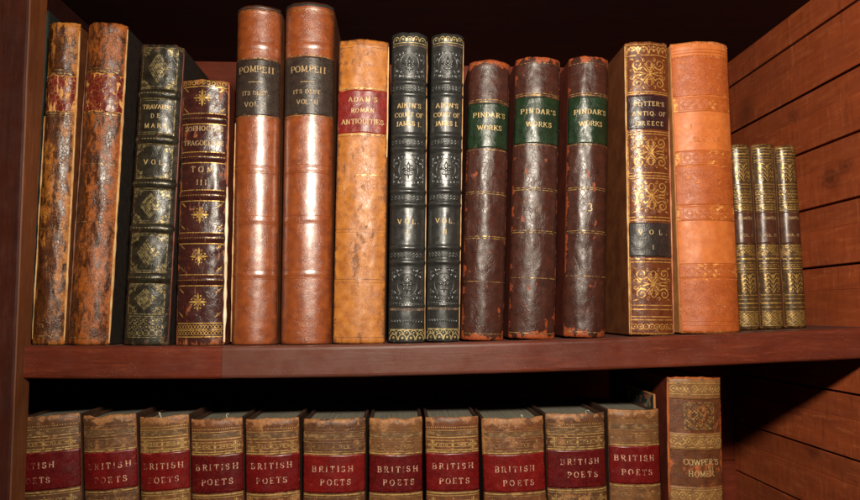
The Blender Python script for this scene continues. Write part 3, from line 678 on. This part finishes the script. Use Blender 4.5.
for y0, y1 in ((100, 115), (154, 168.5), (209, 223), (265, 279)): b.label(y0, y1, m14b, 'ornament_band', .2, 1.0)
it += [hl(X, b.z_of(y), .9) for y in (52, 55, 320, 324)]+rings(X, b.z_of(59.5), 14, 1.6, .8)
it += text('DUCAL', -2, b.z_of(130), 5, 30)[::3]+text('SERVANT', 2, b.z_of(143), 5, 34)[::3]
b.tool(it, m14d, 'stamped_ornament', None, .3, .3)
b.joint(-1, 46, 330, BOARD_TAN, 1.2)

# three small olive volumes
m15 = leather('olive_brown_calf', (74, 52, 26), (54, 37, 20), (112, 78, 40), th=.62, ws=(1.6, 1), edge=.16, edge_amt=.15, ends=.15, rough=.3, bump=.35, seed=70)
lab15 = leather('brown_title_band', (76, 42, 26), (58, 30, 22), (110, 70, 44), th=.64, rough=.32, seed=71)
gs = gilt('olive_gilt', (200, 158, 82), (76, 54, 27), .42, .12, 2.4)
for k, (q, no, lab) in enumerate((((739.5, 761.5, 331, 729, 750.5, 145), 'I', 'small olive brown gilt volume partly hidden by the orange book, leftmost of three'),
                             ((762.5, 785, 330.5, 752, 774.5, 144.5), 'II', 'small olive brown gilt volume numbered II, middle of three'),
                             ((786.5, 808.5, 329.5, 775.5, 796.5, 146), 'III', 'small olive brown gilt volume numbered III, nearest the plank wall'))):
    b = Book('old_book', lab, q, m15, BOARD_BROWN, PAGES, Y=700, A=64, bulge=7, depth=110, group='small olive gilt volumes', top_rough=1.0, rough=.3)
    L = b.label(214, 246, lab15, cover=.95, off=.3)
    b.words([('COWPER', 220.5, 3.6, b.hw*1.3), ('VOL. '+no, 237.5, 3.4, b.hw*1.15)], LET_WORN, L, .5)
    X = b.hw*.92; it = []
    for y, w in ((149, 1.2), (152, .6), (155, 1.4), (158, .7), (161, .9), (163, .5), (186, .8), (189, .6), (196, 1.4), (202, .7), (204, 1.4), (207, .6), (212, .9), (248, .9), (257, .9), (261, 1.6), (265, .6), (271, .9), (274, .6), (297, .8), (301, .6), (305, 1.4), (309, .7), (313, .9), (327, .9)): it.append(hl(X, b.z_of(y), w))
    it += foliage(0, b.z_of(174.5), b.hw*.85, 10, 1.0)+foliage(0, b.z_of(286), b.hw*.85, 10.5, 1.0)
    it += lattice(X, b.z_of(326), b.z_of(314), 6, .7)+chain(X, b.z_of(209.5), 3, 9, .6)+lattice(X, b.z_of(256), b.z_of(249), 6, .6)+zigzag(X, b.z_of(199), 3.5, 9, .6)+zigzag(X, b.z_of(193), 3.5, 9, .6)+rings(X, b.z_of(268), 7, 1.5, .6)
    b.tool(it, gs, off=.22)

# ------------------------------------------------------------------ bottom row: the set with red labels
POET_GILT = [GOLD_TAN, gilt('rubbed_gilt_fresh', (236, 192, 116), (108, 74, 44), .37, .12, 1.6, seed=4), gilt('rubbed_gilt_faded', (218, 172, 106), (112, 76, 46), .5, .12, 1.4, seed=9)]
def poets(q, lab, l1, l2, k, tone, dx=0):
    base, base2 = (((122, 80, 44), (92, 57, 32)), ((98, 62, 38), (70, 43, 28)), ((116, 68, 39), (82, 46, 28)))[tone]
    mb = leather('rubbed_tan_calf', base, base2, (164, 114, 66), (132, 80, 44), th=.62-.10*((k*5) % 7)/7, macro=.3, soft=.08, ws=(1.3, 1.6), edge=.1, edge_amt=.13, ends=.2, crack=.3, crack_sc=3.5, crack_col=(70, 46, 28), rough=.42, bump=.5, seed=80+k*2.3)
    red = (((104, 13, 14), (84, 9, 11)), ((88, 11, 14), (70, 8, 10)), ((112, 16, 15), (90, 11, 11)))[(k*2+1) % 3]
    lm = leather('red_title_label', red[0], red[1], (150, 60, 44), th=.66, soft=.04, ws=(1.8, 2.2), edge=.05, edge_amt=.1, crack=.12, crack_sc=4, rough=.33, bump=.3, grain=4, seed=81+k*1.7)
    b = Book('old_book', lab, q, mb, BOARD_UMBER, PAGES_DUSTY, Y=668, A=58, bulge=7.5, depth=130, group='tan volumes with red labels on the lower shelf', base='lower', top_rough=1.6+.35*((k*3) % 5), rough=.8, square=3.5, head=3.5, yaw=random.uniform(-.02, .02))
    yt = q[5]; o = yt-417; X = b.hw*.95
    L = b.label(453+o+dx, 490+o+dx, lm)
    it = dots(X, b.z_of(427+o), 26, .55)+[hl(X, b.z_of(y+o), w) for y, w in ((430, .5), (437, .9), (440, .6), (449.5, .9), (451.5, .6), (492.5, .8), (494.5, .6))]
    z = b.z_of(444.5+o)
    for zz in (z, b.z_of(501+o)):
        it += [hl(X*.66, zz+1.8, .5), hl(X*.66, zz-1.8, .5)]+star(-X*.78, zz, 5.2)+star(X*.78, zz, 5.2)+[disc(0, zz, 1.3), disc(0, zz+3.6, .7), disc(0, zz-3.6, .7), disc(-X*.35, zz, .8), disc(X*.35, zz, .8)]
        it += rings(X*.6, zz, 5, 1.0, .5)
    b.tool(it, POET_GILT[(k*5+k//3) % 3 if k != 8 else 2])
    dark = [hl(X, b.z_of(433.5+o), 4.4)]
    b.tool(dark, leather('dark_stained_band', (78, 54, 36), (104, 76, 48), (134, 100, 62), th=.5, soft=.1, ws=(1.5, 3), seed=k), 'stained_band', None, .14)
    for s in (-1, 1): b.tool([hl(X, b.z_of((451.6 if s < 0 else 492)+o), 1.2)], GOLD_TAN, 'gilt_fillet', None, .55)
    gw = ((), ('BR', 'PO'), ('B', 'P'))[k] if k < 3 else ()
    if k == 0: gw = ('BRIT', 'POE')
    fs, gs_ = [], []
    for i, (t, y, sp, c) in enumerate((l1, l2)):
        g = gw[i] if i < len(gw) else ''
        random.seed(k*7+i); items = text(t, c, b.z_of(y), 5.3, sp, bold=.9, jit=.05)
        cut = c-sp/2+sp*sum(GL[a][0]+.08 for a in g)/sum(GL[a][0]+.08 for a in t)
        for it_ in items: (gs_ if it_[0][0][0] < cut else fs).append(it_)
    b.tool(fs, LET_ON_RED, 'lettering', L, .75)
    if gs_: b.tool(gs_, LET_GHOST, 'rubbed_lettering', L, .75)
    if k in (2, 3, 5, 8, 9):
        m = MB(); prev = None; x0 = random.uniform(-.3, .5)*b.hw; dx_ = random.uniform(-6, 8)
        for j in range(11):
            q_ = j/10; p = (x0+dx_*q_+1.2*math.sin(q_*5+k), -4+3*q_, b.H-1.5+6.5*math.sin(q_*2.4)*(.6+.1*(k % 4)))
            row = [m.vert((p[0]+.32*math.cos(a), p[1]+.32*math.sin(a), p[2]+.2*math.cos(a))) for a in (0, 2.1, 4.2)]
            if prev:
                for i in range(3): m.f.append([prev[i], prev[(i+1) % 3], row[(i+1) % 3], row[i]])
            prev = row
        m.build('loose_thread', LINT, b.root)
    return b
LOW = [
 ((13, 80, 470, 12, 79, 415.5), 'tan volume with red label, its left part hidden behind the stile', ('BRITISH', 464, 42, -10), ('POETS', 478.5, 31, -9), 0, 1),
 ((83, 136.5, 470, 81, 135.5, 415), 'tan volume with half rubbed lettering on its red label, second from the stile', ('BRITISH', 464.5, 42, 1), ('POETS', 478.5, 31, 2), 1, 1),
 ((139, 189.5, 470, 138, 188.5, 416), 'tan volume with dark red label, gilt flower at its right edge, third from the stile', ('BRITISH', 465, 40, 0), ('POETS', 478.5, 30, 0), 2, 0),
 ((190.5, 243, 470, 189.5, 242.5, 418.5), 'tan volume with dark red label and frayed top, fourth from the stile', ('BRITISH', 466, 42, 1), ('POETS', 480.5, 31, 1), 3, 2),
 ((245, 299.5, 470, 244.5, 299, 418), 'tan volume with maroon label and pale dotted line near its top, fifth from the stile', ('BRITISH', 464.5, 42, 0), ('POETS', 479, 31, 0), 4, 2),
 ((302.5, 365.5, 470, 302.5, 366, 418.5), 'widest tan volume with red label and pinkish scuff at upper right, sixth from the stile', ('BRITISH', 468, 42, -1), ('POETS', 481, 31, 2), 5, 1),
 ((368.5, 423, 470, 368.5, 423, 418), 'tan volume with bright red label, sixth from the right end of its set', ('BRITISH', 468, 42, 2), ('POETS', 481, 32, 3), 6, 0),
 ((425.5, 480, 470, 425, 479, 416.5), 'tan volume with red label, fourth from the right end of its set', ('BRITISH', 465, 42, 0), ('POETS', 479.5, 31, 1), 7, 2),
 ((483.5, 545.5, 470, 480.5, 544.5, 417.5), 'broad tan volume with red label, third from the right end of its set', ('BRITISH', 468, 42, 0), ('POETS', 481.5, 32, 3), 8, 2),
 ((547, 607.5, 470, 545.5, 605, 413.5), 'tan volume with chipped maroon label, second from the right end of its set', ('BRITISH', 460.5, 41, 2), ('POETS', 473.5, 32, 4), 9, 1),
 ((610, 661.5, 470, 608, 660, 409.5), 'tan volume with red label at the right end of its set', ('BRITISH', 457, 42, -2), ('POETS', 471, 32, 0), 10, 0),
]
LOW[6] = LOW[6][:1]+('tan volume with bright red label, fifth from the right end of its set',)+LOW[6][2:]
for q, lab, a, c, k, tone in LOW: pb = poets(q, lab, a, c, k, tone)
# the last of the set has a loose end board pushed up, its marbled lining showing
m = MB(); m.box(pb.hw-3.0, pb.hw-.9, 4, 95, pb.H-60, pb.H+14.5, .5); rb = m.build('raised_board', BOARD_TAN, pb.root); rb['label'] = 'loose raised end board with marbled lining'
m = MB(); m.box(pb.hw-3.35, pb.hw-3.02, 5.5, 94, pb.H-58, pb.H+13.5, .1); m.build('marbled_lining', marbled('marbled_paper'), rb)
m = MB(); m.box(pb.hw-.88, pb.hw-.5, 4.5, 95, pb.H-60, pb.H+14.1, .1); m.build('board_leather', BOARD_DARK, rb)

# thin marbled book and the last volume
m20 = leather('dark_brown_calf', (104, 60, 33), (78, 42, 24), (178, 90, 36), (150, 74, 32), th=.565, soft=.05, ws=(1.4, .7), edge=.16, edge_amt=.18, ends=.2, crack=.45, crack_sc=2.6, crack_col=(34, 16, 12), rough=.42, bump=.5, seed=120)
tan20 = leather('tan_gilt_band', (144, 100, 56), (112, 74, 42), (172, 112, 56), (112, 64, 32), th=.6, ws=(1.6, 1.6), edge=.1, crack=.4, crack_sc=3, crack_col=(80, 48, 28), rough=.45, bump=.5, seed=121)
b = Book('old_book', 'dark brown volume with tan bands and square gilt lattice, last on the lower shelf', (669.5, 725.5, 500, 668, 722, 376.5), m20, BOARD_RED, PAGES, Y=664, A=52, bulge=8, depth=190, base='lower', top_rough=3.0, rough=.8)
X = b.hw*.93; it = []
for y0, y1 in ((378, 399), (433, 450), (486, 503), (545, 562), (600, 616)):
    b.label(y0, y1, tan20, 'tan_band', .25)
    z = b.z_of((y0+y1)/2); it += chain(X, z, 7, 8, .9)+[hl(X, z+5.5, .8), hl(X, z-5.5, .8)]+dots(X, z, 8, .9)
it2 = []; z = b.z_of(415.5)
it2 += [rect(-13, 17, z-13, z+13, 1.0)]
for i in range(4):
    for j in range(4):
        cx, cz = -13+30*(i+.5)/4, z-13+26*(j+.5)/4; it2 += [([(cx-3.6, cz), (cx, cz+3.2), (cx+3.6, cz), (cx, cz-3.2), (cx-3.6, cz)], .9), disc(cx, cz, .9)]
it2 += [([(-13, z-13), (17, z+13)], .8), ([(-13, z+13), (17, z-13)], .8)]
b.tool(it2, GOLD_WORN, 'gilt_lattice'); b.tool(it, GOLD_TAN, off=.6)
b.words([("COWPER'S", 461.5, 6.4, 37, 3), ('OF', 467.5, 3.6, 8, 13), ('HOMER', 472.8, 6.2, 27, 3)], LET, b.spine, .4)
b.joint(-1, 382, 498, plain('orange_bare_joint', (190, 104, 42), (130, 60, 26), (200, 200, 60), .8), 1.8)

# ------------------------------------------------------------------ the bookcase
case = thing('bookcase', 'dark mahogany bookcase with red brown plank side wall and two shelves of old books', 'bookcase', (0, 790, LOWER_Z-30))
OZ = LOWER_Z-30
def cpart(m, name, mat, parent=None, smooth=False):
    o = m.build(name, mat, parent or case, smooth)
    return o
def put(p): return (p[0], p[1]-790, p[2]-OZ)          # world units to the bookcase's own frame
mah = wood('red_mahogany', (104, 40, 20), (76, 26, 14), (122, 54, 28), (1, 9, 9), 14, .42, spec=.35, specks=.55, scratch=.25, seed=1)
# mah_grey = wood('sheen_grey_mahogany', (106, 58, 44), (84, 42, 32), (122, 74, 58), (1, 9, 9), 14, .42, spec=.4, specks=.6, scratch=.35, seed=2)
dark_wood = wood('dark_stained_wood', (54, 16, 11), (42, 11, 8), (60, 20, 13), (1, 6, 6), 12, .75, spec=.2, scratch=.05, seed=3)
back_wood = wood('red_stained_back', (118, 44, 17), (92, 30, 12), (128, 54, 24), (1, 6, 6), 12, .6, spec=.3, scratch=.1, seed=3)
plank_wood = wood('red_brown_planks', (162, 75, 37), (132, 58, 29), (180, 98, 54), (5, 1, 7), 9, .55, knots=True, scratch=.35, seed=4.4, bump=1.0, spec=.35)
stile_dark = wood('dark_varnished_stile', (70, 28, 15), (50, 18, 11), (84, 36, 20), (9, 9, 1), 14, .4, scratch=.12, seed=5)
stile_brown = wood('rubbed_brown_stile_edge', (112, 60, 28), (88, 44, 21), (128, 74, 38), (9, 9, 1), 14, .5, scratch=.25, seed=6)
XL = at(13, 430, 660).x-27
YB = 945.0
T = 30.5
# the sagging shelf: a board and three lengths of edge strip
def shelf_strip(X0, X1, prof, n):
    m = MB(); prev = None
    for i in range(n+1):
        X = X0+(X1-X0)*i/n; z = shelf_z(X)
        row = [m.vert(put((X, y, z+dz+.25*mnoise.noise((X*.05, y*.01, dz)))), (X/10, dz/10)) for y, dz in prof]
        if prev:
            for k in range(len(prof)): m.f.append([prev[k], prev[(k+1) % len(prof)], row[(k+1) % len(prof)], row[k]])
        else: m.f.append(row)
        prev = row
    m.f.append(prev[::-1]); return m
board = cpart(shelf_strip(XL-2, XW+2, [(657, -.1), (YB, -.1), (YB, -T), (657, -T)], 60), 'shelf', wood('dusty_shelf_top', (96, 46, 34), (78, 34, 26), (120, 84, 70), (1, 9, 9), 14, .55, specks=.7, scratch=.3, seed=8))
board['label'] = 'sagging upper shelf with worn mahogany edge'
prof = [(655.5, -.3), (653.2, -.15), (651.2, -.7), (650.2, -2.0), (650, -4), (650, -T+3), (650.5, -T+1.0), (652, -T-.2), (657, -T-.2), (657, -.3)]
cuts = [XL-2, at(222, 360, 650).x, 520]
sheen_wood = wood('grey_sheen_mahogany', (104, 42, 24), (76, 28, 16), (122, 58, 34), (1, 9, 9), 14, .36, specks=.5, scratch=.3, seed=9, end_falloff=(at(440, 358, 650).x*S, at(545, 356, 650).x*S, (88, 52, 42)))  # grey flash sheen painted into the wood colour, thinning out rightwards
for k, mt in enumerate((mah, sheen_wood)):
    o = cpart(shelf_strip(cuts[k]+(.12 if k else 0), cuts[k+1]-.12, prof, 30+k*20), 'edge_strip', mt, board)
    if k == 1: o['label'] = 'longer length of shelf edge, grey sheen painted in towards its left end'
# shelf above (only its dark underside shows) and the one the lower row stands on
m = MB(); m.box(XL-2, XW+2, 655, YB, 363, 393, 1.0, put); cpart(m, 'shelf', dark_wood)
m = MB(); m.box(XL-2, XW+2, 650, YB, LOWER_Z-28, LOWER_Z, 1.0, put); cpart(m, 'shelf', mah)
m = MB()
for k in range(10):
    z = -380+k*85; m.box(XL-17, XW+30, YB+.5+(k % 2)*.6, YB+14, z, z+84.2, .8, put)
cpart(m, 'back_panel', back_wood)
# plank side: boards with open gaps and a small ledge along each
m = MB()
gaps = [51+68.8*k for k in range(-6, 7)]
for g0, g1 in zip(gaps, gaps[1:]):
    tw = random.uniform(-.5, .5)
    m.box(XW+tw*.4, XW+14, 480, YB-.5, g0+1.3, g0+42, .5, put)
    m.box(XW+.9+tw*.4, XW+14, 480, YB-.5, g0+42.02, g1-1.3, .5, put)
cpart(m, 'plank_side', plank_wood)
m = MB(); m.box(XW+15, XW+22, 470, YB, -380, 400, .5, put); cpart(m, 'outer_side', dark_wood)
# left side board and face stile
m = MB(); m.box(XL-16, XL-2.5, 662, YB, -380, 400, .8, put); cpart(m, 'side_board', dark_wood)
pa, pb, pc, pd = at(30, 0, 635), at(13, 430, 635), at(48.5, 0, 661), at(27, 430, 661)
def stile_x(p, q, z): return p.x+(q.x-p.x)*(z-p.z)/(q.z-p.z)
m = MB(); m2 = MB(); N = 40; r0 = None; s0 = None
for i in range(N+1):
    z = -380+780*i/N
    xf, xb = stile_x(pa, pb, z)+.5*mnoise.noise((z*.02, 0, 3)), stile_x(pc, pd, z)
    row = [m.vert(put(p)) for p in ((xf-120, 635, z), (xf-3, 635, z), (xf-1.2, 635.4, z), (xf-1.2, 661, z), (xf-120, 661, z))]
    ro2 = [m2.vert(put(p)) for p in ((xf-1.1, 635.6, z), (xf-.1, 636.6, z), (xb-.6, 660, z), (xb-1.5, 661, z), (xf-1.1, 661, z))]
    if r0:
        for k in range(5):
            m.f.append([r0[k], r0[(k+1) % 5], row[(k+1) % 5], row[k]]); m2.f.append([s0[k], s0[(k+1) % 5], ro2[(k+1) % 5], ro2[k]])
    r0, s0 = row, ro2
st = cpart(m, 'stile', stile_dark); o = cpart(m2, 'inner_edge', stile_brown, st); o['label'] = 'lighter rubbed inner edge of the stile'

# ------------------------------------------------------------------ light: the camera's flash, above the lens, and a faint room
w = bpy.data.worlds.new('World'); scene.world = w; w.use_nodes = True
bg = w.node_tree.nodes['Background']; bg.inputs[0].default_value = (1.0, .8, .62, 1); bg.inputs[1].default_value = .022
ld = bpy.data.lights.new('flash', 'SPOT'); ld.shadow_soft_size = .03; ld.spot_size = math.radians(152); ld.spot_blend = 1.0; ld.energy = 23.0; ld.color = (1, .91, .75)
lo = bpy.data.objects.new('flash', ld); col.objects.link(lo)
lo.location = Vector((28, 0, 288))*S
aim = Vector((170, 660, 60))*S-lo.location
lo.rotation_euler = aim.to_track_quat('-Z', 'Y').to_euler()

cd = bpy.data.cameras.new('camera'); cam = bpy.data.objects.new('camera', cd); col.objects.link(cam)
cam.rotation_euler = ROT.to_euler(); cam.location = (0, 0, 0)
cd.sensor_width = 36; cd.lens = F/860*36; cd.clip_start = .01; cd.clip_end = 50
scene.camera = cam
scene.view_settings.view_transform = 'Standard'; scene.view_settings.look = 'None'; scene.view_settings.exposure = 0; scene.view_settings.gamma = 1
